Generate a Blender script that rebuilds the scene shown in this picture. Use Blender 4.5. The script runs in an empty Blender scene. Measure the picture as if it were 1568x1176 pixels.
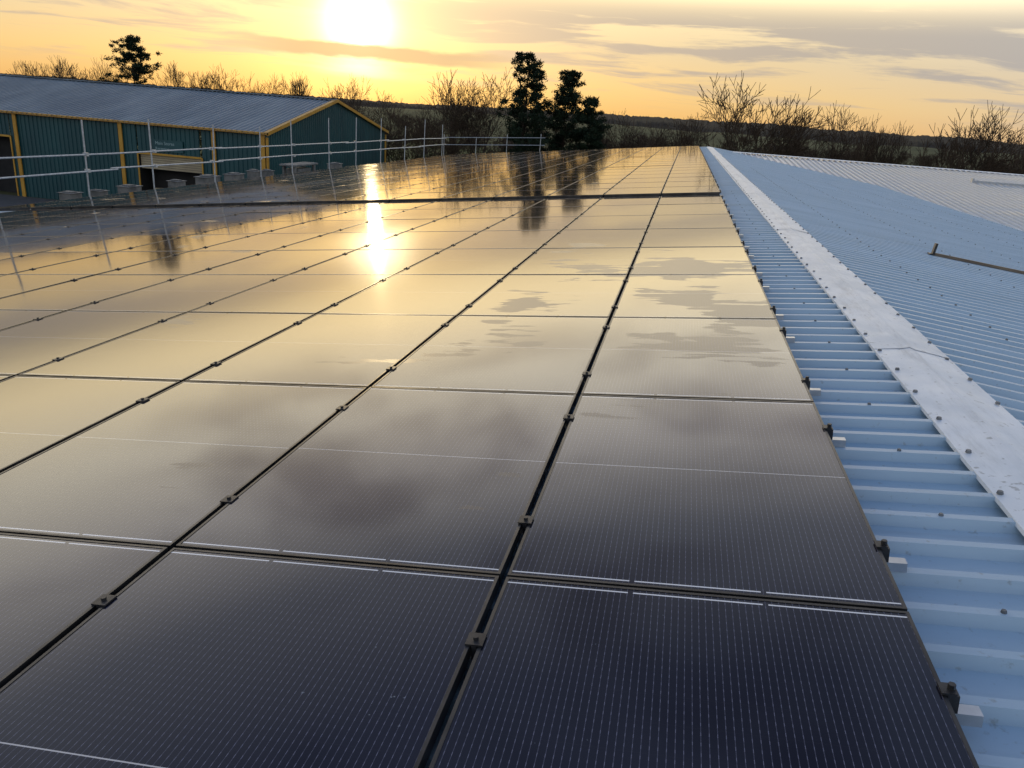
import bpy, math, random
from mathutils import Vector, Matrix, Quaternion
from mathutils import noise as mn
random.seed(7)
S=bpy.context.scene
COL=S.collection
CAMZ=10.2
# ------------------------------------------------------------ helpers
def link(o,parent=None):
    COL.objects.link(o)
    if parent: o.parent=parent
    return o
def empty(name):
    e=bpy.data.objects.new(name,None); e.empty_display_size=.3
    return link(e)
def mesh(name,v,f,mat=None,parent=None,mats=None,mi=None,smooth=False):
    m=bpy.data.meshes.new(name); m.from_pydata([tuple(p) for p in v],[],f)
    if mats:
        for k in mats: m.materials.append(k)
        if mi: m.polygons.foreach_set('material_index',mi)
    elif mat: m.materials.append(mat)
    if smooth: m.polygons.foreach_set('use_smooth',[True]*len(m.polygons))
    m.update()
    return link(bpy.data.objects.new(name,m),parent)
class MB:
    def __init__(s): s.v=[];s.f=[];s.mi=[]
    def add(s,v,f,mi=0):
        b=len(s.v); s.v+= [tuple(p) for p in v]; s.f+=[tuple(i+b for i in q) for q in f]; s.mi+=[mi]*len(f)
    def box(s,x0,x1,y0,y1,z0,z1,mi=0,T=None):
        p=[(x,y,z) for x in(x0,x1) for y in(y0,y1) for z in(z0,z1)]
        if T: p=[T(*q) for q in p]
        s.add(p,[(0,1,3,2),(4,6,7,5),(0,4,5,1),(2,3,7,6),(0,2,6,4),(1,5,7,3)],mi)
    def tube(s,a,b,r0,r1=None,n=6,mi=0,cap=True):
        r1=r0 if r1 is None else r1
        a=Vector(a);b=Vector(b);d=(b-a)
        if d.length<1e-6:return
        d.normalize(); u=d.orthogonal().normalized(); w=d.cross(u)
        p=[]
        for c,r in((a,r0),(b,r1)):
            for i in range(n):
                t=2*math.pi*i/n; p.append(c+u*math.cos(t)*r+w*math.sin(t)*r)
        f=[(i,(i+1)%n,n+(i+1)%n,n+i) for i in range(n)]
        if cap: f+=[tuple(range(n))[::-1],tuple(range(n,2*n))]
        s.add(p,f,mi)
    def obj(s,name,mats,parent=None,smooth=False):
        return mesh(name,s.v,s.f,None,parent,mats,s.mi,smooth)
# ------------------------------------------------------------ node helpers
def newmat(name):
    m=bpy.data.materials.new(name); m.use_nodes=True
    nt=m.node_tree; b=nt.nodes['Principled BSDF']
    return m,nt,b
class N:
    def __init__(s,nt): s.nt=nt
    def setin(s,sock,v):
        if isinstance(v,bpy.types.NodeSocket): s.nt.links.new(v,sock)
        else: sock.default_value=v
    def m(s,op,a,b=0.0,c=None,clamp=False):
        n=s.nt.nodes.new('ShaderNodeMath'); n.operation=op; n.use_clamp=clamp
        s.setin(n.inputs[0],a); s.setin(n.inputs[1],b)
        if c is not None: s.setin(n.inputs[2],c)
        return n.outputs[0]
    def mix(s,f,a,b,mode='MIX'):
        n=s.nt.nodes.new('ShaderNodeMix'); n.data_type='RGBA'; n.blend_type=mode
        s.setin(n.inputs['Factor'],f)
        for k,v in((6,a),(7,b)):
            if isinstance(v,tuple) and len(v)==3: v=v+(1,)
            s.setin(n.inputs[k],v)
        return n.outputs[2]
    def noise(s,vec,scale,detail=4,rough=.55,dist=0):
        n=s.nt.nodes.new('ShaderNodeTexNoise'); n.inputs['Scale'].default_value=scale
        n.inputs['Detail'].default_value=detail; n.inputs['Roughness'].default_value=rough; n.inputs['Distortion'].default_value=dist
        if vec is not None: s.nt.links.new(vec,n.inputs['Vector'])
        return n.outputs['Fac']
    def smooth(s,x,a,b,lo=0.,hi=1.):
        n=s.nt.nodes.new('ShaderNodeMapRange'); n.interpolation_type='SMOOTHSTEP'
        s.setin(n.inputs[0],x)
        for i,v in enumerate((a,b,lo,hi)): n.inputs[i+1].default_value=v
        return n.outputs[0]
    def ramp(s,f,stops):
        n=s.nt.nodes.new('ShaderNodeValToRGB'); cr=n.color_ramp
        while len(cr.elements)<len(stops): cr.elements.new(.5)
        for e,(p,c) in zip(cr.elements,stops): e.position=p; e.color=tuple(c)+(1,)
        s.nt.links.new(f,n.inputs[0]); return n.outputs[0]
    def tc(s,k='Object'):
        return s.nt.nodes.new('ShaderNodeTexCoord').outputs[k]
    def mapping(s,vec,scale):
        n=s.nt.nodes.new('ShaderNodeMapping'); n.inputs['Scale'].default_value=scale
        s.nt.links.new(vec,n.inputs['Vector']); return n.outputs[0]
    def sep(s,v):
        n=s.nt.nodes.new('ShaderNodeSeparateXYZ'); s.nt.links.new(v,n.inputs[0]); return n.outputs
    def comb(s,x,y,z):
        n=s.nt.nodes.new('ShaderNodeCombineXYZ')
        for i,v in enumerate((x,y,z)): s.setin(n.inputs[i],v)
        return n.outputs[0]
    def bump(s,h,strength,dist):
        n=s.nt.nodes.new('ShaderNodeBump'); n.inputs['Strength'].default_value=strength; n.inputs['Distance'].default_value=dist
        s.nt.links.new(h,n.inputs['Height']); return n.outputs[0]
def varmat(name,c1,c2,scale=2,rough=.5,metal=0.,stretch=(1,1,1),bump=0,spec=.5,rvar=.1):
    m,nt,b=newmat(name); n=N(nt)
    v=n.mapping(n.tc(),stretch)
    f=n.smooth(n.noise(v,scale,6,.6),.3,.7)
    nt.links.new(n.mix(f,c1,c2),b.inputs['Base Color'])
    b.inputs['Metallic'].default_value=metal; b.inputs['Specular IOR Level'].default_value=spec
    f2=n.noise(v,scale*3.3,4)
    nt.links.new(n.m('ADD',n.m('MULTIPLY',f2,rvar*2),rough-rvar),b.inputs['Roughness'])
    if bump: nt.links.new(n.bump(f2,.6,bump),b.inputs['Normal'])
    return m
M_clamp=varmat('clamp_metal',(.03,.03,.032),(.06,.06,.06),20,.4,.6)
M_alu=varmat('aluminium',(.5,.52,.54),(.62,.64,.66),12,.35,.8)
M_galv=varmat('galvanised_tube',(.34,.36,.37),(.5,.52,.53),9,.45,.6)
M_screw=varmat('screw_cap',(.08,.09,.1),(.2,.21,.22),30,.5,.3)
M_yellow=varmat('yellow_trim',(.40,.20,.015),(.50,.27,.03),1,.45)
M_teal=varmat('teal_cladding',(.005,.048,.056),(.009,.07,.076),.35,.45,0,(1,1,.4))
M_croof=varmat('grey_roof_sheet',(.11,.15,.19),(.19,.24,.28),.3,.5,.0,(1,.25,1))
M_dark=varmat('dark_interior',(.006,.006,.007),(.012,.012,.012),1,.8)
M_beige=varmat('beige_door',(.30,.25,.16),(.38,.32,.2),1,.6)
M_block=varmat('grey_blocks',(.08,.085,.085),(.18,.18,.17),3,.8)
M_wood=varmat('scaffold_board',(.14,.11,.08),(.26,.21,.15),2,.8,0,(1,8,1))
M_asph=varmat('asphalt',(.045,.045,.047),(.07,.07,.07),1.3,.85,0,(1,1,1),.003)
M_bark=varmat('bark',(.030,.022,.017),(.060,.045,.032),3,.9,0,(1,1,1),0,.2)
M_twig=varmat('twig',(.040,.028,.020),(.08,.056,.036),3,.9,0,(1,1,1),0,.2)
M_needle=varmat('pine_needles',(.006,.014,.007),(.018,.032,.014),.9,.8,0,(1,1,1),0,.2)
M_scrub=varmat('scrub',(.030,.022,.013),(.045,.045,.018),.5,.9,0,(1,1,1),0,.1)
m,nt,b=newmat('white_flashing'); n=N(nt); v=n.tc()
c=n.mix(n.smooth(n.noise(n.mapping(v,(1,.6,1)),3.5,6,.6),.3,.7),(.58,.64,.69),(.74,.78,.81))
c=n.mix(n.m('MULTIPLY',n.smooth(n.noise(n.mapping(v,(6,.8,1)),1.6,6,.7),.5,.75),.55),c,(.33,.36,.38))
c=n.mix(n.m('MULTIPLY',n.smooth(n.noise(v,26,3,.6),.62,.72),.6),c,(.18,.19,.18))
nt.links.new(c,b.inputs['Base Color']); b.inputs['Metallic'].default_value=.1
nt.links.new(n.m('ADD',.3,n.m('MULTIPLY',n.noise(v,7,3),.25)),b.inputs['Roughness'])
nt.links.new(n.bump(n.noise(v,4,3),.6,.003),b.inputs['Normal'])
M_flash=m
def roofmat(name,c1,c2,lapaxis=1):
    m,nt,b=newmat(name); n=N(nt); v=n.tc()
    a=n.smooth(n.noise(n.mapping(v,(.25,1.2,1)),1.1,6,.65),.3,.72)
    c=n.mix(a,c1,c2)
    st=n.smooth(n.noise(n.mapping(v,(.5,9,1)),1.0,5,.7),.50,.8)
    c=n.mix(n.m('MULTIPLY',st,.5),c,(.22,.28,.33))
    sp=n.smooth(n.noise(v,30,3,.6),.61,.75)
    c=n.mix(n.m('MULTIPLY',sp,.55),c,(.20,.22,.22))
    xs=n.sep(v)
    lap=n.m('LESS_THAN',n.m('FRACT',n.m('DIVIDE',xs[lapaxis],1.0)),.014)
    c=n.mix(n.m('MULTIPLY',lap,.6),c,(.16,.2,.26))
    nt.links.new(c,b.inputs['Base Color'])
    nt.links.new(n.m('ADD',.30,n.m('MULTIPLY',a,.2)),b.inputs['Roughness'])
    nt.links.new(n.bump(n.noise(v,5,3),.5,.002),b.inputs['Normal'])
    return m
M_roof=roofmat('blue_white_roof_sheet',(.30,.43,.54),(.40,.52,.62))
M_roofB=roofmat('pale_roof_sheet',(.40,.46,.52),(.52,.57,.62),0)

# ------------------------------------------------------------ solar glass
PW,PL=1.134,1.722
m,nt,b=newmat('solar_glass'); n=N(nt)
uv=n.tc('UV'); ux=n.sep(uv); x,y=ux[0],ux[1]
obj=n.tc('Object'); oxyz=n.sep(obj)
geo=nt.nodes.new('ShaderNodeNewGeometry'); rnd=geo.outputs['Random Per Island']
line=n.m('LESS_THAN',n.m('FRACT',n.m('DIVIDE',x,.0184)),.10)
dots=n.m('ADD',.45,n.m('MULTIPLY',n.m('LESS_THAN',n.m('FRACT',n.m('DIVIDE',y,.0305)),.35),.55))
line=n.m('MULTIPLY',line,dots)
cell=n.m('LESS_THAN',n.m('ABSOLUTE',n.m('SUBTRACT',n.m('FRACT',n.m('DIVIDE',y,.0945)),.5)),.006)
mid=n.m('LESS_THAN',n.m('ABSOLUTE',n.m('SUBTRACT',y,PL/2)),.0020)
d0=n.m('ABSOLUTE',n.m('SUBTRACT',n.m('ABSOLUTE',n.m('SUBTRACT',y,PL/2)),PL/2-.026))
seg=n.m('GREATER_THAN',n.m('FRACT',n.m('ADD',n.m('DIVIDE',x,PW/3),.02)),.04)
endl=n.m('MULTIPLY',n.m('LESS_THAN',d0,.003),seg)
c=n.mix(rnd,(.003,.004,.012),(.005,.006,.016))
c=n.mix(n.m('MULTIPLY',cell,.4),c,(.02,.02,.028))
c=n.mix(line,c,(.14,.14,.19))
c=n.mix(mid,c,(.60,.57,.54))
c=n.mix(endl,c,(.85,.83,.8))
du=n.smooth(n.noise(obj,2.2,6,.7),.45,.8)
c=n.mix(n.m('MULTIPLY',du,.008),c,(.45,.42,.40))
spk=n.smooth(n.noise(obj,42,2,.5),.735,.80)
clus=n.smooth(n.noise(obj,1.3,2,.5),.50,.62)
c=n.mix(n.m('MULTIPLY',n.m('MULTIPLY',spk,clus),.40),c,(.5,.55,.6))
dewn=n.noise(n.mapping(obj,(1.5,8.0,1)),1.0,5,.6,.5)
big=n.noise(n.mapping(obj,(1.0,.8,1)),1.25,2,.5)
zone=n.m('MULTIPLY',n.smooth(oxyz[1],4.0,4.5),n.smooth(oxyz[1],8.2,10.,1.,0.))
zone=n.m('MULTIPLY',zone,n.smooth(oxyz[0],-1.6,-.7))
val=n.m('ADD',n.m('ADD',n.m('MULTIPLY',dewn,.40),n.m('MULTIPLY',big,.75)),n.m('MULTIPLY',zone,.16))
dew=n.smooth(val,.745,.755)
c=n.mix(n.m('MULTIPLY',dew,.03),c,(.5,.5,.5))
nt.links.new(c,b.inputs['Base Color'])
r=n.m('ADD',.045,n.m('MULTIPLY',dew,.18))
r=n.m('ADD',r,n.m('MULTIPLY',n.noise(obj,.8,3),.04))
nt.links.new(r,b.inputs['Roughness'])
b.inputs['IOR'].default_value=1.58
nt.links.new(n.bump(n.noise(n.mapping(obj,(1,1,1)),2.6,2,.5),.3,.0007),b.inputs['Normal'])
M_glass=m

# ------------------------------------------------------------ frames of reference
TH=math.radians(6.4); AX,AZ=1.508,CAMZ-1.25
cT,sT=math.cos(TH),math.sin(TH)
def TL(u,v,w):
    q=u-1.36
    return (AX+q*cT-w*sT, v, AZ+q*sT+w*cT)
def TR(q,v,w):
    return (AX+q*cT+w*sT, v, AZ-q*sT+w*cT)
PROF=[(0,0),(.128,0),(.142,.040),(.176,.040),(.190,0)]
def corrug(name,mat,parent,s0,s1,t0,t1,fn,pitch=.2,hs=1.0,nt_=1):
    v=[];f=[];k=pitch/.2
    nn=int(math.ceil((s1-s0)/pitch)); pts=[]
    for i in range(nn):
        for a,h in PROF:
            s=s0+i*pitch+a*k
            if s<=s1: pts.append((s,h*hs))
    for j in range(nt_+1):
        t=t0+(t1-t0)*j/nt_
        for s,h in pts: v.append(fn(s,t,h))
    L=len(pts)
    for j in range(nt_):
        for i in range(L-1): f.append((j*L+i,j*L+i+1,(j+1)*L+i+1,(j+1)*L+i))
    return mesh(name,v,f,mat,parent)

Y0,Y1=-4.0,57.0
EAVE=-17.46; QR=8.2
A=empty('metal_roofed_warehouse')
corrug('left_roof_slope',M_roof,A,Y0,Y1,EAVE,1.355,lambda s,t,h:TL(t,s,h))
corrug('right_roof_slope',M_roof,A,Y0,Y1,.005,QR,lambda s,t,h:TR(t,s,h))
rf=random.Random(9)
mb=MB(); y=Y0; k=0
while y<Y1+.01:
    e=min(y+3.05,Y1+.15); lift=.003*(k%2)
    n_=7; rowsP=[]
    for j in range(n_+1):
        yy=y+(e-y)*j/n_; z1=rf.uniform(-.002,.003); z2=rf.uniform(-.002,.003); e1=rf.uniform(-.003,.003)
        rowsP.append([TL(1.165+e1,yy,.028+lift+z1),TL(1.168+e1,yy,.044+lift+z1),TL(1.33,yy,.053+lift),(AX,yy,AZ+.061+lift),TR(.03,yy,.053+lift),TR(.242+e1,yy,.044+lift+z2),TR(.245+e1,yy,.028+lift+z2)])
    P=[p for r_ in rowsP for p in r_]
    mb.add(P,[(j*7+i,j*7+i+1,j*7+i+8,j*7+i+7) for j in range(n_) for i in range(6)]); y+=3.0; k+=1
mb.obj('ridge_flashing',[M_flash],A)
mb=MB()
def screw(T,u,v,w,r=.011,h=.012):
    mb.tube(T(u,v,w),T(u,v,w+h),r*1.25,r,6)
i=0; v=Y0+.16
while v<40:
    if i%2==0:
        screw(TL,1.195+rf.uniform(-.008,.008),v,.047,.010); screw(TR,.215+rf.uniform(-.008,.008),v,.047,.010)
    if v<32:
        for q in(1.0,2.4,3.8,5.2,6.6,7.9):
            if i%2==(int(q*10)%2): screw(TR,q+rf.uniform(-.02,.02),v,.040,.008,.012)
        if v<18:
            screw(TL,.93,v,.040,.007,.009) if i%3==0 else None
    v+=.2; i+=1
mb.obj('roof_screws',[M_screw],A)
mb=MB()
ex,_,ez=TL(EAVE,0,0)
mb.box(ex-.22,ex-.19,Y0,Y1,ez-.16,ez+.03,0); mb.box(ex-.19,ex+.05,Y0,Y1,ez-.18,ez-.15,0); mb.box(ex-.22,ex-.12,Y0,Y1,ez+.031,ez+.045,0)
gx,_,gz=TR(QR,0,0)
mb.box(gx+.0,gx+.30,Y0,41.8,gz-.16,gz-.14,0); mb.box(gx+.301,gx+.33,Y0,41.8,gz-.159,gz-.03,0)
for T,a,b_ in((TL,EAVE,1.355),(TR,.0,QR)):
    mb.box(a,b_,Y1-.12,Y1+.06,.046,.058,0,lambda u,v,w:T(u,v,w))
    mb.box(a,b_,Y1+.061,Y1+.075,-.20,.055,0,lambda u,v,w:T(u,v,w))
mb.obj('gutters_and_verges',[M_flash],A)
mb=MB()
mb.add([(ex+.1,Y0,0),(ex+.1,Y1,0),(ex+.1,Y1,ez-.05),(ex+.1,Y0,ez-.05)],[(0,1,2,3)])
mb.add([(gx+.2,Y0,0),(gx+.2,41.8,0),(gx+.2,41.8,gz-.17),(gx+.2,Y0,gz-.17)],[(0,1,2,3)])
for yy in(Y0+.05,Y1-.02):
    mb.add([(ex+.1,yy,0),(gx,yy,0),(gx,yy,gz-.05),(AX,yy,AZ-.05),(ex+.1,yy,ez-.05)],[(0,1,2,3,4)])
mb.obj('walls',[M_teal],A)
R1=empty('roof_mounting_rail')
mb=MB(); T=lambda u,v,w:TR(u,v,w)
mb.box(2.05,5.2,11.70,11.745,.042,.072,0,T); mb.box(2.05,5.2,11.66,11.785,.0405,.046,0,T)
mb.box(2.02,2.05,11.69,11.76,.040,.20,1,T); mb.box(1.98,2.05,11.66,11.79,.0405,.055,1,T)
mb.box(3.6,3.66,11.65,11.80,.072,.085,1,T)
mb.obj('rail',[M_wood,M_clamp],R1)

# ------------------------------------------------------------ solar array
ARR=empty('solar_panel_array')
U0=.629; CP=1.157; V0=2.01; RP=1.735; W=.12
rows=[]
for i in range(-3,8): rows.append((V0+i*RP,0.))
vv=V0+8*RP+.22
for i in range(23): rows.append((vv+i*RP,.042))
NC=15
gv=[];gf=[];guv=[]; fr=MB()
rg=random.Random(3)
for ri,(v0,lift) in enumerate(rows):
    for c in range(NC):
        if c==NC-1 and ri<11: continue
        u1=U0-c*CP; u0=u1-PW
        a=rg.gauss(0,.0012); bb=rg.gauss(0,.0012); dz=rg.gauss(0,.0008)+lift
        uc=(u0+u1)/2; vc=v0+PL/2
        def H(u,v,w,a=a,bb=bb,dz=dz,uc=uc,vc=vc): return TL(u,v,W+w+dz+a*(u-uc)+bb*(v-vc))
        g=.010; b0=len(gv)
        for (uu,v_) in((u0+g,v0+g),(u1-g,v0+g),(u1-g,v0+PL-g),(u0+g,v0+PL-g)):
            gv.append(H(uu,v_,0)); guv.append((uu-u0,v_-v0))
        gf.append((b0,b0+1,b0+2,b0+3))
        t=.0018; d=-.035 if ri!=11 else -.072
        fr.box(u0,u0+g,v0,v0+PL,-.035,t,0,H); fr.box(u1-g,u1,v0,v0+PL,-.035,t,0,H)
        fr.box(u0+g,u1-g,v0,v0+g,d,t,0,H); fr.box(u0+g,u1-g,v0+PL-g,v0+PL,-.035,t,0,H)
        fr.box(u0+g,u1-g,v0+g,v0+PL-g,-.012,-.006,0,H)
go=mesh('panel_glass',gv,gf,M_glass,ARR)
ul=go.data.uv_layers.new(name='UVMap')
for i,l in enumerate(go.data.loops): ul.data[i].uv=guv[l.vertex_index]
M_frame=varmat('panel_frame',(.045,.045,.045),(.085,.083,.08),6,.34,.75)
fr.obj('panel_frames',[M_frame],ARR)
cl=MB()
for ri,(v0,lift) in enumerate(rows):
    WW=W+lift
    for off in(.33,PL-.33):
        v=v0+off+rg.uniform(-.02,.02)
        for c in range(NC+1):
            if c>0 and c<NC:
                if c==NC-1 and ri<11: continue
                u=U0-c*CP+(CP-PW)/2
                cl.box(u-.024,u+.024,v-.026,v+.026,WW+.003,WW+.008,0,TL)
                cl.box(u-.0075,u+.0075,v-.026,v+.026,WW-.04,WW+.003,0,TL)
                cl.tube(TL(u,v,WW+.008),TL(u,v,WW+.016),.008,n=6)
                cl.box(u-.10,u+.10,v-.02,v+.02,.042,.080,1,TL)
            elif c==0:
                u=U0
                cl.box(u-.012,u+.022,v-.02,v+.02,WW+.003,WW+.009,0,TL)
                cl.box(u+.003,u+.028,v-.02,v+.02,WW-.045,WW+.003,0,TL)
                cl.tube(TL(u+.014,v,WW+.009),TL(u+.014,v,WW+.022),.009,n=6)
                cl.box(u-.16,u+.085,v-.018,v+.018,.062,.074,1,TL)
                cl.box(u-.16,u+.085,v-.018,v-.012,.042,.062,1,TL)
                cl.box(u-.16,u+.085,v+.012,v+.018,.042,.062,1,TL)
cl.obj('clamps_and_rails',[M_clamp,M_alu],ARR)

# ------------------------------------------------------------ roof B (cross wing)
B=empty('adjoining_warehouse')
BR_D,BR_H=55.0,1.45
def TB(s,t,h):
    return (s,t,CAMZ-(BR_H+.060*abs(BR_D-t))+h)
corrug('front_roof_slope',M_roofB,B,3.2,62,24,BR_D-.02,TB,.333,2.2)
corrug('rear_roof_slope',M_roofB,B,3.2,62,BR_D+.02,70,TB,.333,2.2)
mb=MB()
zr=CAMZ-BR_H
mb.add([(3,BR_D-.35,zr+.075),(62,BR_D-.35,zr+.075),(62,BR_D,zr+.12),(3,BR_D,zr+.12),(62,BR_D+.35,zr+.075),(3,BR_D+.35,zr+.075)],[(0,1,2,3),(3,2,4,5)])
zb=TB(0,24,0)[2]
mb.box(gx+.4,62,23.8,23.99,zb-.15,zb+.02)
mb.obj('ridge_and_gutter',[M_flash],B)
mb=MB()
mb.add([(gx+.5,24.1,0),(62,24.1,0),(62,24.1,zb-.02),(gx+.5,24.1,zb-.02)],[(0,1,2,3)])
mb.add([(62,24.1,0),(62,70,0),(62,70,TB(0,70,0)[2]),(62,BR_D,TB(0,BR_D,0)[2]),(62,24.1,zb)],[(0,1,2,3,4)])
mb.obj('walls',[M_teal],B)
R2=empty('roof_mounting_rail')
mb=MB()
mb.box(15.6,24,48,48.12,TB(0,48,0)[2]+.09,TB(0,48,0)[2]+.2)
mb.box(15.5,15.6,47.9,48.2,TB(0,48,0)[2]+.08,TB(0,48,0)[2]+.3)
mb.obj('rail',[M_galv],R2)

# ------------------------------------------------------------ teal building C
Cc=empty('teal_industrial_building')
CX1=-33.8; CX0=-105; CD0,CD1=60.5,87; CE,CRg=CAMZ-3.0,CAMZ-.05
CM=(CD0+CD1)/2
def wall(name,x0,x1,z0,z1):
    return corrug(name,M_teal,Cc,x0,x1,z0,z1,lambda s,t,h:(s,CD0-h,t),.42,1.6)
ops=[(-45.8,-39.7,0,4.7),(-63.5,-58.5,0,5.1),(-84,-78,0,5.1)]
xs=sorted([CX0]+[a for o in ops for a in o[:2]]+[CX1])
for i in range(len(xs)-1):
    a,b_=xs[i],xs[i+1]
    op=[o for o in ops if o[0]==a]
    wall('front_wall',a,b_,op[0][3] if op else 0,CE)
mb=MB()
for o in ops:
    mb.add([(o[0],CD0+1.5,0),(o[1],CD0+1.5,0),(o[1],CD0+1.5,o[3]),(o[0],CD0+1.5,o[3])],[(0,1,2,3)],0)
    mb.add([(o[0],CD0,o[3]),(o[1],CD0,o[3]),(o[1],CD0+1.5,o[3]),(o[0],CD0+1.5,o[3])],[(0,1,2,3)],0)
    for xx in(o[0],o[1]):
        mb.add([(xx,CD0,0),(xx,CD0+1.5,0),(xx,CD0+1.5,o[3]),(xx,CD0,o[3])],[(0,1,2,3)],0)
    mb.box(o[0]-.08,o[0]+.04,CD0-.14,CD0-.07,0,o[3]+.1,2); mb.box(o[1]-.04,o[1]+.08,CD0-.14,CD0-.07,0,o[3]+.1,2)
    mb.box(o[0]+.041,o[1]-.041,CD0-.14,CD0-.07,o[3],o[3]+.16,2)
o=ops[0]
mb.box(o[0]+.1,o[1]-.1,CD0+.1,CD0+.2,o[3]-1.2,o[3]-.02,1)
for i in range(6): mb.box(o[0]+.1,o[1]-.1,CD0+.08,CD0+.1,o[3]-1.2+i*.19,o[3]-1.18+i*.19,0)
mb.box(o[0]+.6,o[0]+2.2,CD0+.9,CD0+1.4,0,1.8,1); mb.box(o[0]+3,o[0]+4.6,CD0+.8,CD0+1.4,0,2.1,3)
mb.obj('door_openings',[M_dark,M_beige,M_yellow,M_block],Cc)
mb=MB()
for xx in(-34.0,-38.5,-47.3,-57.8,-68,-78,-88,-98): mb.box(xx-.17,xx+.17,CD0-.2,CD0-.1,0,CE-.02)
mb.box(CX0,CX1+.35,CD0-.45,CD0-.25,CE-.08,CE+.11)
for a,b_ in((CD0-.45,CM),(CD1+.45,CM)):
    za=CE+.02; zb_=CRg+.06
    mb.add([(CX1+.35,a,za-.2),(CX1+.35,b_,zb_-.2),(CX1+.35,b_,zb_+.08),(CX1+.35,a,za+.08),(CX1-.0,a,za+.08),(CX1-.0,b_,zb_+.08)],[(0,1,2,3),(3,2,5,4)])
mb.box(CX1+.09,CX1+.2,CD0-.2,CD0+.05,0,CE-.3); mb.box(CX1+.09,CX1+.2,CD1-.1,CD1+.1,0,CE-.3)
mb.obj('yellow_trim',[M_yellow],Cc)
v=[];s=CD0;pts=[]
while s<CD1:
    for a,h in PROF:
        q=s+a*2.1
        if q<=CD1: pts.append((q,h*1.6))
    s+=.42
for q,h in pts:
    zt=CE+(CRg-CE)*(1-abs(q-CM)/(CM-CD0))-.04
    v+=[(CX1+h,q,0),(CX1+h,q,zt)]
f=[(2*i,2*i+2,2*i+3,2*i+1) for i in range(len(pts)-1)]
mesh('gable_wall',v,f,M_teal,Cc)
corrug('front_roof',M_croof,Cc,CX0,CX1+.3,0,1,lambda s,t,h:(s,CD0-.5+t*(CM-CD0+.5),CE-.02+t*(CRg-CE+.02)+h),.5,2.0)
corrug('rear_roof',M_croof,Cc,CX0,CX1+.3,0,1,lambda s,t,h:(s,CD1+.5-t*(CD1+.5-CM),CE-.02+t*(CRg-CE+.02)+h),.5,2.0)
mb=MB(); mb.box(CX0,CX1+.3,CM-.35,CM+.35,CRg+.06,CRg+.13); mb.obj('ridge_cap',[M_croof],Cc)
mb=MB(); mb.box(-44.2,-41.4,CD0-.16,CD0-.10,5.05,6.0,0); mb.obj('sign_board',[M_teal],Cc)
M_sign=varmat('sign_white',(.25,.38,.38),(.3,.42,.42),1,.5)
for txt,z,sz in(('Main Stores',5.6,.38),('Reception',5.18,.32)):
    cu=bpy.data.curves.new('sign_text','FONT'); cu.body=txt; cu.size=sz; cu.materials.append(M_sign); cu.extrude=.005
    o=bpy.data.objects.new('sign_text',cu); o.location=(-44.0,CD0-.175,z); o.rotation_euler=(math.pi/2,0,0); link(o,Cc)

# ------------------------------------------------------------ scaffold edge protection
SC=empty('scaffold_guardrail'); mb=MB()
sx=ex-.55
rg=random.Random(5)
posts=[6,10,13.9,17.5,21,24.2,27.6,31.2,34.2,38.1,41.3,45,49,53,57.5]
for i,d in enumerate(posts):
    top=CAMZ-1.0+rg.uniform(-.35,.2)
    lx=rg.uniform(-.05,.12)
    mb.tube((sx,d,0),(sx+lx,d+rg.uniform(-.12,.12),top),.025,n=8)
    mb.tube((sx-1.1,d,0),(sx-1.1,d,ez-.3),.027,n=8)
    mb.tube((sx-1.2,d+.06,ez-.33),(sx+.3,d+.06,ez-.33),.024,n=6)
for h,o_ in((2.08,.05),(2.56,.05),(3.72,.05)):
    a=4.
    while a<58:
        b_=min(a+6.3,58.2)
        mb.tube((sx+o_,a,CAMZ-h+rg.uniform(-.03,.03)),(sx+o_,b_,CAMZ-h+rg.uniform(-.03,.03)),.026,n=8); a+=6
for d in posts:
    for h in(2.08,2.56): mb.box(sx-.04,sx+.09,d-.05,d+.05,CAMZ-h-.05,CAMZ-h+.05)
for i in range(4):
    xx=sx+i*2.4; base=TL(EAVE,0,0)[2]+(xx-ex)*math.tan(TH)
    mb.tube((xx,58.1,0),(xx+rg.uniform(-.1,.1),58.1,base+1.4+rg.uniform(-.3,.2)),.022,n=8)
for k in(.78,1.3):
    mb.tube((sx,58.05,ez+k),(sx+7.6,58.05,ez+k+8*math.tan(TH)*.6),.020,n=8)
mb.obj('tubes',[M_galv],SC)
mb=MB()
for j in range(4):
    a=4.
    while a<57:
        mb.box(sx-1.05+j*.235,sx-1.05+j*.235+.22,a,a+3.85,ez-.30,ez-.262); a+=3.9
mb.obj('platform_boards',[M_wood],SC)
def stack(name,parts,mats):
    e=empty(name); q=MB()
    for p in parts: q.box(*p)
    ob=q.obj('stack',mats,e)
    bv=ob.modifiers.new('b','BEVEL'); bv.width=.012; bv.segments=1
zz=ez-.25
stack('pallet_stack',[(sx-.95,sx-.2,34.6,37.2,ez+.24,ez+.32),(sx-.9,sx-.8,34.8,35,zz,ez+.238),(sx-.9,sx-.8,36.8,37,zz,ez+.238),(sx-.35,sx-.25,34.8,35,zz,ez+.238),(sx-.35,sx-.25,36.8,37,zz,ez+.238),(sx-.9,sx-.3,35.2,36.6,zz,ez+.1)],[M_block])
for d,w,h in((20.6,.5,.14),(21.9,.35,.10),(23.2,.7,.15),(25.9,.5,.16),(27.6,1.1,.22),(29.6,.9,.2),(31.4,.5,.26),(32.6,.4,.2),(39.4,1.0,.2)):
    stack('ballast_block',[(sx-.75,sx-.35,d,d+w,zz,ez+h*.62),(sx-.8,sx-.30,d-.04,d+w+.04,ez+h*.62+.002,ez+h*.75),(sx-.7,sx-.4,d+w*.2,d+w*.7,ez+h*.75+.002,ez+h)],[M_block])

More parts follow.
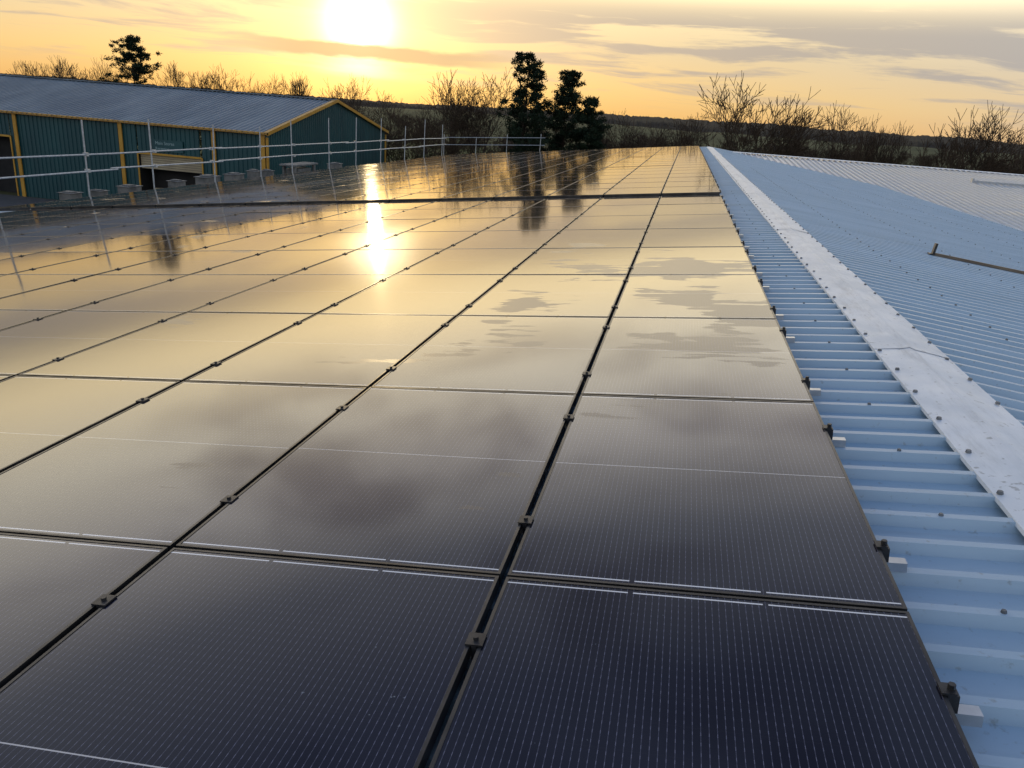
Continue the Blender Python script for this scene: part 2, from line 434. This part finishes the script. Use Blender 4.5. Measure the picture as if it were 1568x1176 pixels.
# ------------------------------------------------------------ ground & hills
m,nt,b=newmat('ground_fields'); n=N(nt); v=n.tc()
fld=nt.nodes.new('ShaderNodeTexVoronoi'); fld.inputs['Scale'].default_value=.006; nt.links.new(v,fld.inputs['Vector'])
fc=n.ramp(n.sep(fld.outputs['Color'])[0],[(0,(.07,.08,.03)),(.35,(.10,.12,.04)),(.6,(.11,.09,.05)),(1,(.08,.105,.035))])
fc=n.mix(n.m('MULTIPLY',n.smooth(n.noise(v,.12,6,.6),.4,.7),.6),fc,(.055,.045,.025))
fc=n.mix(n.m('MULTIPLY',n.noise(v,1.5,4),.4),fc,(.05,.06,.025))
nt.links.new(fc,b.inputs['Base Color']); b.inputs['Roughness'].default_value=.95; b.inputs['Specular IOR Level'].default_value=.1
nt.links.new(n.bump(n.noise(v,2,4),.6,.05),b.inputs['Normal'])
M_ground=m
mesh('ground',[(-5000,-600,0),(5000,-600,0),(5000,6000,0),(-5000,6000,0)],[(0,1,2,3)],M_ground)
mesh('yard_pavement',[(-110,-30,.004),(-19,-30,.004),(-19,60.3,.004),(-110,60.3,.004)],[(0,1,2,3)],M_asph)
M_wood_hill=varmat('distant_woodland',(.022,.019,.016),(.050,.042,.028),.06,.95,0,(1,1,3),0,.1)
M_field_hill=varmat('hill_fields',(.050,.060,.026),(.10,.10,.045),.012,.95,0,(1,1,1),0,.1)
def hill(name,dist,depth,hfun,mat,seed,az0=-62,az1=52,rough=2.0,step=.25):
    v=[];f=[];n_=int((az1-az0)/step)
    for i in range(n_+1):
        ad=az0+i*step; a=math.radians(ad); hgt=hfun(ad)
        h=hgt*(.92+.16*mn.noise(Vector((ad*.28,seed,0))))+rough*mn.noise(Vector((ad*4,seed+5,0)))+rough*.7*mn.noise(Vector((ad*19,seed+9,0)))
        for k,(dd,hh) in enumerate(((dist-depth,0),(dist-depth*.5,h*.45),(dist-depth*.12,h*.92),(dist,h),(dist+depth,-1))):
            v.append((math.sin(a)*dd,math.cos(a)*dd,hh))
    for i in range(n_):
        for k in range(4): f.append((i*5+k,i*5+k+1,(i+1)*5+k+1,(i+1)*5+k))
    return mesh(name,v,f,mat,smooth=True)
def lerp(a,x0,x1,y0,y1):
    t=max(0,min(1,(a-x0)/(x1-x0))); return y0+(y1-y0)*t
hill('distant_hills',1500,500,lambda a:lerp(a,-22,0,15,25.0),M_wood_hill,2.2,rough=2.2,step=.08)
hill('wooded_hill',700,80,lambda a:lerp(a,-30,10,11.0,13.0),M_wood_hill,8.1,rough=2.0,step=.06)
hill('field_hill',560,260,lambda a:8.6,M_field_hill,4.4,rough=.2)

# ------------------------------------------------------------ bare trees
def bare_tree_mesh(name,seed,spread=.5,levels=6,twig=.016,upright=.35,sb=.55):
    rr=random.Random(seed); mb=MB()
    def grow(p,d,L,r,lv):
        segs=3 if lv>2 else 2
        for s in range(segs):
            d2=(d+Vector((rr.gauss(0,.09),rr.gauss(0,.09),rr.gauss(0,.05)+.05))).normalized()
            q=p+d2*(L/segs); r2=r*(.87 if lv>0 else .8)
            mb.tube(p,q,max(r,twig),max(r2,twig*.8),n=6 if lv>=levels-1 else (4 if lv>2 else 3),mi=0 if lv>2 else 1,cap=False)
            if lv>0 and (s>0 or lv<levels) and rr.random()<sb:
                side=d2.orthogonal().normalized(); side.rotate(Quaternion(d2,rr.uniform(0,6.28)))
                nd=(d2*rr.uniform(.6,.95)+side*rr.uniform(.5,1.0)*spread*1.6+Vector((0,0,upright*.5))).normalized()
                grow(q,nd,L*rr.uniform(.5,.78),r2*.55,lv-1)
            p,d,r=q,d2,r2
        if lv>0:
            k=rr.choice((2,3)) if lv>=levels-1 else 2
            ph=rr.uniform(0,6.28)
            for j in range(k):
                side=d.orthogonal().normalized(); side.rotate(Quaternion(d,ph+j*6.28/k+rr.uniform(-.4,.4)))
                nd=(d+side*spread*rr.uniform(.5,1.2)+Vector((0,0,upright*.3))).normalized()
                grow(p,nd,L*rr.uniform(.7,.88),r*.70,lv-1)
    grow(Vector((0,0,-.1)),Vector((0,0,1)),2.2,.20,levels)
    zs=sorted(p[2] for p in mb.v); k=10.0/zs[-1]
    mb.v=[(a*k,b_*k,c*k) for a,b_,c in mb.v]
    me=bpy.data.meshes.new(name); me.from_pydata(mb.v,[],mb.f)
    me.materials.append(M_bark); me.materials.append(M_twig); me.polygons.foreach_set('material_index',mb.mi); me.update()
    return me
BT=[bare_tree_mesh('bare_tree_mesh',11,.56,6,.0145),bare_tree_mesh('bare_tree_mesh',12,.66,6,.0145),bare_tree_mesh('bare_tree_mesh',13,.50,6,.0145,upright=.6),
    bare_tree_mesh('bare_tree_mesh',14,.70,6,.0145,upright=.35),bare_tree_mesh('bare_tree_mesh',15,.62,6,.0145)]
BS=[bare_tree_mesh('small_tree_mesh',31,.6,5,.030,sb=.6),bare_tree_mesh('small_tree_mesh',32,.7,5,.030,.4,sb=.6),bare_tree_mesh('small_tree_mesh',33,.5,5,.030,sb=.6)]
rt=random.Random(21)
trees=[(-28,95,12.8,.85),(-24.8,95,13.5,.9),(-43,110,10.3,.9),(-50.7,115,12.3,.8),(-57,115,12.0,.7),(-62.5,115,11.5,.75),(-69.7,115,12.4,.85),
 (-75.8,112,12.1,.85),(-88.7,112,12.3,.7),(-94,112,11.7,.85),(-99.4,112,11.8,.9),(-7,100,9.8,.85),(-2.0,95,9.8,1.0),(.8,96,10.1,.9),(6.2,85,13.8,1.05),
 (10.7,90,11.5,.75),(14.0,85,11.7,.9),(16.2,80,10.6,.65),(19.0,80,10.2,.7),(22.8,75,12.0,.95),(26.2,76,11.8,1.0),(31,78,12.2,1.0),(37,80,11,1.0),(-46,108,9.3,.8),(-35,105,9.2,.8),(-10.5,104,8.7,.8),(-65,113,9.6,.8),(-81,113,9.6,.9)]
for i,(X,D,h,wd) in enumerate(trees):
    h+=2.0
    o=bpy.data.objects.new('bare_tree',BT[(i*3+i//5)%5]); o.location=(X,D,0)
    s=h/10; o.scale=(s*wd,s*wd,s); o.rotation_euler=(0,0,rt.uniform(0,6.28)); link(o)
TLN=empty('distant_treeline')
for i in range(210):
    ad=rt.uniform(-60,45); a=math.radians(ad)
    near=(ad<-5 and rt.random()<.5) or rt.random()<.15
    dd=rt.uniform(112,150) if near else rt.choice((rt.uniform(170,260),rt.uniform(260,420)))
    X,Yy=math.tan(a)*dd,dd
    o=bpy.data.objects.new('tree',BS[rt.randrange(3)]); h=rt.uniform(5.0,8.0) if near else rt.uniform(5.0,8.8)
    o.location=(X,Yy,-.3); s=h/10; w_=s*rt.uniform(1.0,1.7); o.scale=(w_,w_,s); o.rotation_euler=(0,0,rt.uniform(0,6.28)); link(o,TLN)
def scrub(name,strips,mat,seed,cnt):
    r_=random.Random(seed); v=[];f=[]
    for (x0,y0,x1,y1,w,h) in strips:
        L=math.hypot(x1-x0,y1-y0)
        for i in range(int(L*cnt)):
            t=r_.random(); cx=x0+(x1-x0)*t+r_.gauss(0,w*.4); cy=y0+(y1-y0)*t+r_.gauss(0,w*.4)
            hh=h*(.55+.6*mn.noise(Vector((cx*.15,cy*.15,seed)))+.35*mn.noise(Vector((cx*.6,cy*.6,seed))))
            z=max(0,r_.random()**.7*hh*1.3); s=r_.uniform(.12,.42)
            n1=Vector((r_.gauss(0,1),r_.gauss(0,1),r_.gauss(0,1))).normalized(); n2=n1.orthogonal().normalized()
            c0=Vector((cx,cy,z)); b0=len(v)
            v+= [c0+n1*s,c0+n2*s*.6,c0-n1*s,]; f.append((b0,b0+1,b0+2))
    return mesh(name,v,f,mat)
scrub('hedgerow',[(-130,118,-30,106,6,6.0),(-45,102,-5,98,6,5.0),(-5,110,80,100,4,4.4)],M_scrub,3,110)
scrub('hedgerow',[(-200,190,200,170,4,5.0),(-260,270,260,300,5,6)],M_scrub,9,50)

# ------------------------------------------------------------ pines
def pine_mesh(seed,H,wid,base=.10,clumps=185):
    r_=random.Random(seed); mb=MB()
    p=Vector((0,0,-.1))
    for i in range(10):
        q=Vector((p.x+r_.gauss(0,.06),p.y+r_.gauss(0,.06),H*(i+1)/10*.97))
        mb.tube(p,q,.22*(1-i/10.5),.22*(1-(i+1)/10.5)+.01,n=7,cap=False); p=q
    for c in range(clumps):
        t=base+(1-base)*(r_.random()**.85)
        ang=r_.uniform(0,6.28)
        prof=min(1.0,(1-t)*2.0+.10)**.85*(.72+.8*mn.noise(Vector((t*7,seed*1.7,ang*.7))))+.05
        rad=wid*max(.12,prof)*r_.uniform(.35,1.15)
        z=t*H; o0=Vector((0,0,z-rad*.15)); e=Vector((math.cos(ang)*rad,math.sin(ang)*rad,z+rad*r_.uniform(-.08,.35)))
        if e.z>H*.99: e.z=H*.99
        mb.tube(o0,e,.05*(1-t)+.02,.012,n=4,cap=False)
        for k in range(2 if rad>1.2 else 1):
            cc=e if k==0 else o0.lerp(e,.6)
            cs=r_.uniform(.30,.66)*(1.05-.45*t)
            for j in range(75):
                dv=Vector((r_.gauss(0,1),r_.gauss(0,1),r_.gauss(0,.62)))
                dv*=cs*.62; pnt=cc+dv
                a1=Vector((r_.gauss(0,1),r_.gauss(0,1),r_.gauss(.5,.8))).normalized(); a2=a1.orthogonal().normalized()
                a2.rotate(Quaternion(a1,r_.uniform(0,6.28))); s=r_.uniform(.12,.26)
                mb.add([pnt-a2*s*.3,pnt+a2*s*.3,pnt+a1*s*1.6],[(0,1,2)],1)
    me=bpy.data.meshes.new('pine_tree_mesh'); me.from_pydata(mb.v,[],mb.f)
    me.materials.append(M_bark); me.materials.append(M_needle); me.polygons.foreach_set('material_index',mb.mi); me.update()
    return me
for X,D,H,wd,sd in((-18.2,90,16.5,4.3,3),(-13.8,92,15.0,3.9,8),(-11.0,91,12.3,2.9,5),(-82.8,110,17.0,5.6,6)):
    o=bpy.data.objects.new('pine_tree',pine_mesh(sd,H,wd)); o.location=(X,D,0); o.rotation_euler=(0,0,rt.uniform(0,6)); link(o)

# ------------------------------------------------------------ camera
def nrm(a): return Vector(a).normalized()
F=1178.
D1=nrm((272,-394,F)); dn=D1.cross(Vector((1,.075,0))).normalized()
if dn.y<0: dn=-dn
Rr=dn.cross(D1)
right=Vector((Rr.x,D1.x,-dn.x)); up=-Vector((Rr.y,D1.y,-dn.y)); fwd=Vector((Rr.z,D1.z,-dn.z))
mt=Matrix((right,up,-fwd)).transposed().to_4x4(); mt.translation=Vector((0,0,CAMZ))
cam=bpy.data.cameras.new('camera'); cam.sensor_width=36; cam.lens=F/1568*36; cam.clip_end=20000; cam.clip_start=.05
co=bpy.data.objects.new('camera',cam); co.matrix_world=mt; link(co); S.camera=co

# ------------------------------------------------------------ light
SD=Vector((-516,1213,114)).normalized()
az=math.atan2(SD.x,SD.y); elv=math.asin(SD.z)
LD=Vector((-516,1213,88)).normalized()
sun=bpy.data.lights.new('sun','SUN'); sun.energy=.18; sun.angle=math.radians(.7); sun.color=(1,.74,.38)
so=bpy.data.objects.new('sun',sun); so.rotation_euler=LD.to_track_quat('Z','Y').to_euler(); link(so)
w=bpy.data.worlds.new('World'); S.world=w; w.use_nodes=True; nt=w.node_tree; n=N(nt)
bg=nt.nodes['Background']
g=n.tc('Generated'); gs=n.sep(g); X_,Y_,Z_=gs[0],gs[1],gs[2]
el=n.m('ARCSINE',Z_); fac=n.m('DIVIDE',n.m('MAXIMUM',el,0.),math.pi/2)
azm=n.m('ARCTAN2',X_,Y_)
da=n.m('SUBTRACT',azm,az)
cosd=n.m('COSINE',da)
wm=n.smooth(cosd,.30,1.0)
HI=2.2
warm=n.ramp(fac,[(0,(.38,.215,.07)),(.022,(.39,.265,.11)),(.05,(.36,.28,.165)),(.080,(.48,.38,.22)),(.112,(1.0,.80,.46)),(.17,(1.0,.90,.70)),(.235,(.75,.70,.65)),(.31,(.24,.25,.28)),(.42,(.085,.10,.15)),(1,(.10,.14,.27))])
cool=n.ramp(fac,[(0,(.27,.225,.19)),(.03,(.27,.25,.235)),(.055,(.25,.255,.27)),(.08,(.25,.27,.30)),(.13,(.55,.56,.56)),(.20,(.52,.52,.54)),(.28,(.26,.29,.35)),(.4,(.16,.21,.30)),(1,(.115,.165,.29))])
base=n.mix(wm,cool,warm)
base=n.mix(1.0,base,(HI,HI,HI),'MULTIPLY')
den=n.m('ADD',n.m('MAXIMUM',Z_,0.),.10)
cv=n.comb(n.m('DIVIDE',X_,den),n.m('DIVIDE',Y_,den),0.)
c1=n.noise(n.mapping(cv,(1.0,1.3,1)),1.1,6,.55,.3)
hi=n.smooth(el,.15,.32)
cm=n.m('MULTIPLY',n.smooth(c1,.46,.64),hi)
base=n.mix(n.m('MULTIPLY',cm,.9),base,n.mix(1.0,base,(.42,.40,.42),'MULTIPLY'))
wv=n.noise(n.comb(n.m('MULTIPLY',azm,2.0),n.m('MULTIPLY',el,10.),3.),1.0,3)
sv=n.comb(n.m('MULTIPLY',azm,3.4),n.m('ADD',n.m('MULTIPLY',el,44.),n.m('MULTIPLY',wv,2.5)),0.)
c2=n.noise(sv,1.0,7,.62,.3)
low=n.smooth(el,.105,.15,1.,0.)
upb=n.smooth(el,.05,.11,0.,.12)
cm2=n.m('MULTIPLY',n.m('MULTIPLY',n.smooth(n.m('ADD',c2,upb),.49,.61),low),n.smooth(el,.012,.05))
cloudcol=n.mix(wm,(.35,.38,.45),(.40,.36,.34))
base=n.mix(n.m('MULTIPLY',cm2,.78),base,cloudcol)
dn_=nt.nodes.new('ShaderNodeVectorMath'); dn_.operation='DOT_PRODUCT'; nt.links.new(g,dn_.inputs[0]); dn_.inputs[1].default_value=SD
dt=n.m('MAXIMUM',dn_.outputs['Value'],0.)
def add(a,b_): return n.mix(1.0,a,b_,'ADD')
def glow(p,col,k):
    q=n.m('MULTIPLY',n.m('POWER',dt,p),k); return n.mix(1.0,n.comb(q,q,q),col+(1,),'MULTIPLY')
core=glow(1900,(1,.88,.58),3.0)
wob=n.m('MULTIPLY',n.m('SUBTRACT',n.noise(n.comb(n.m('MULTIPLY',azm,14.),n.m('MULTIPLY',el,60.),0.),1.0,4),.5),.016)
eb=n.m('ADD',n.m('SUBTRACT',el,math.radians(3.2)),wob)
bar=n.m('MULTIPLY',n.smooth(n.m('ABSOLUTE',eb),.005,.0105,1.,0.),n.smooth(n.m('ABSOLUTE',n.m('SUBTRACT',da,.02)),.08,.20,1.,0.))
tot=add(base,glow(260,(1.,.66,.20),.55)); tot=add(tot,glow(40,(1.,.60,.10),.22)); tot=add(tot,core)
gap=n.m('MULTIPLY',n.smooth(n.m('ABSOLUTE',n.m('ADD',n.m('SUBTRACT',el,math.radians(2.05)),wob)),.001,.010,1.,0.),n.smooth(n.m('ABSOLUTE',n.m('SUBTRACT',da,.0)),.0,.065,1.,0.))
tot=add(tot,n.mix(gap,(0,0,0),(.9,.6,.25)))
tot=n.mix(n.m('MULTIPLY',bar,.95),tot,(.44,.35,.24))
sky=nt.nodes.new('ShaderNodeTexSky'); sky.sky_type='NISHITA'; sky.sun_disc=False; sky.sun_elevation=elv; sky.sun_rotation=az%(2*math.pi); sky.dust_density=2
skm=n.mix(1.0,sky.outputs[0],(.008,.008,.008),'MULTIPLY')
tot=add(tot,skm)
nt.links.new(tot,bg.inputs['Color']); bg.inputs['Strength'].default_value=1.0
S.view_settings.view_transform='Standard'; S.view_settings.look='None'; S.view_settings.exposure=0
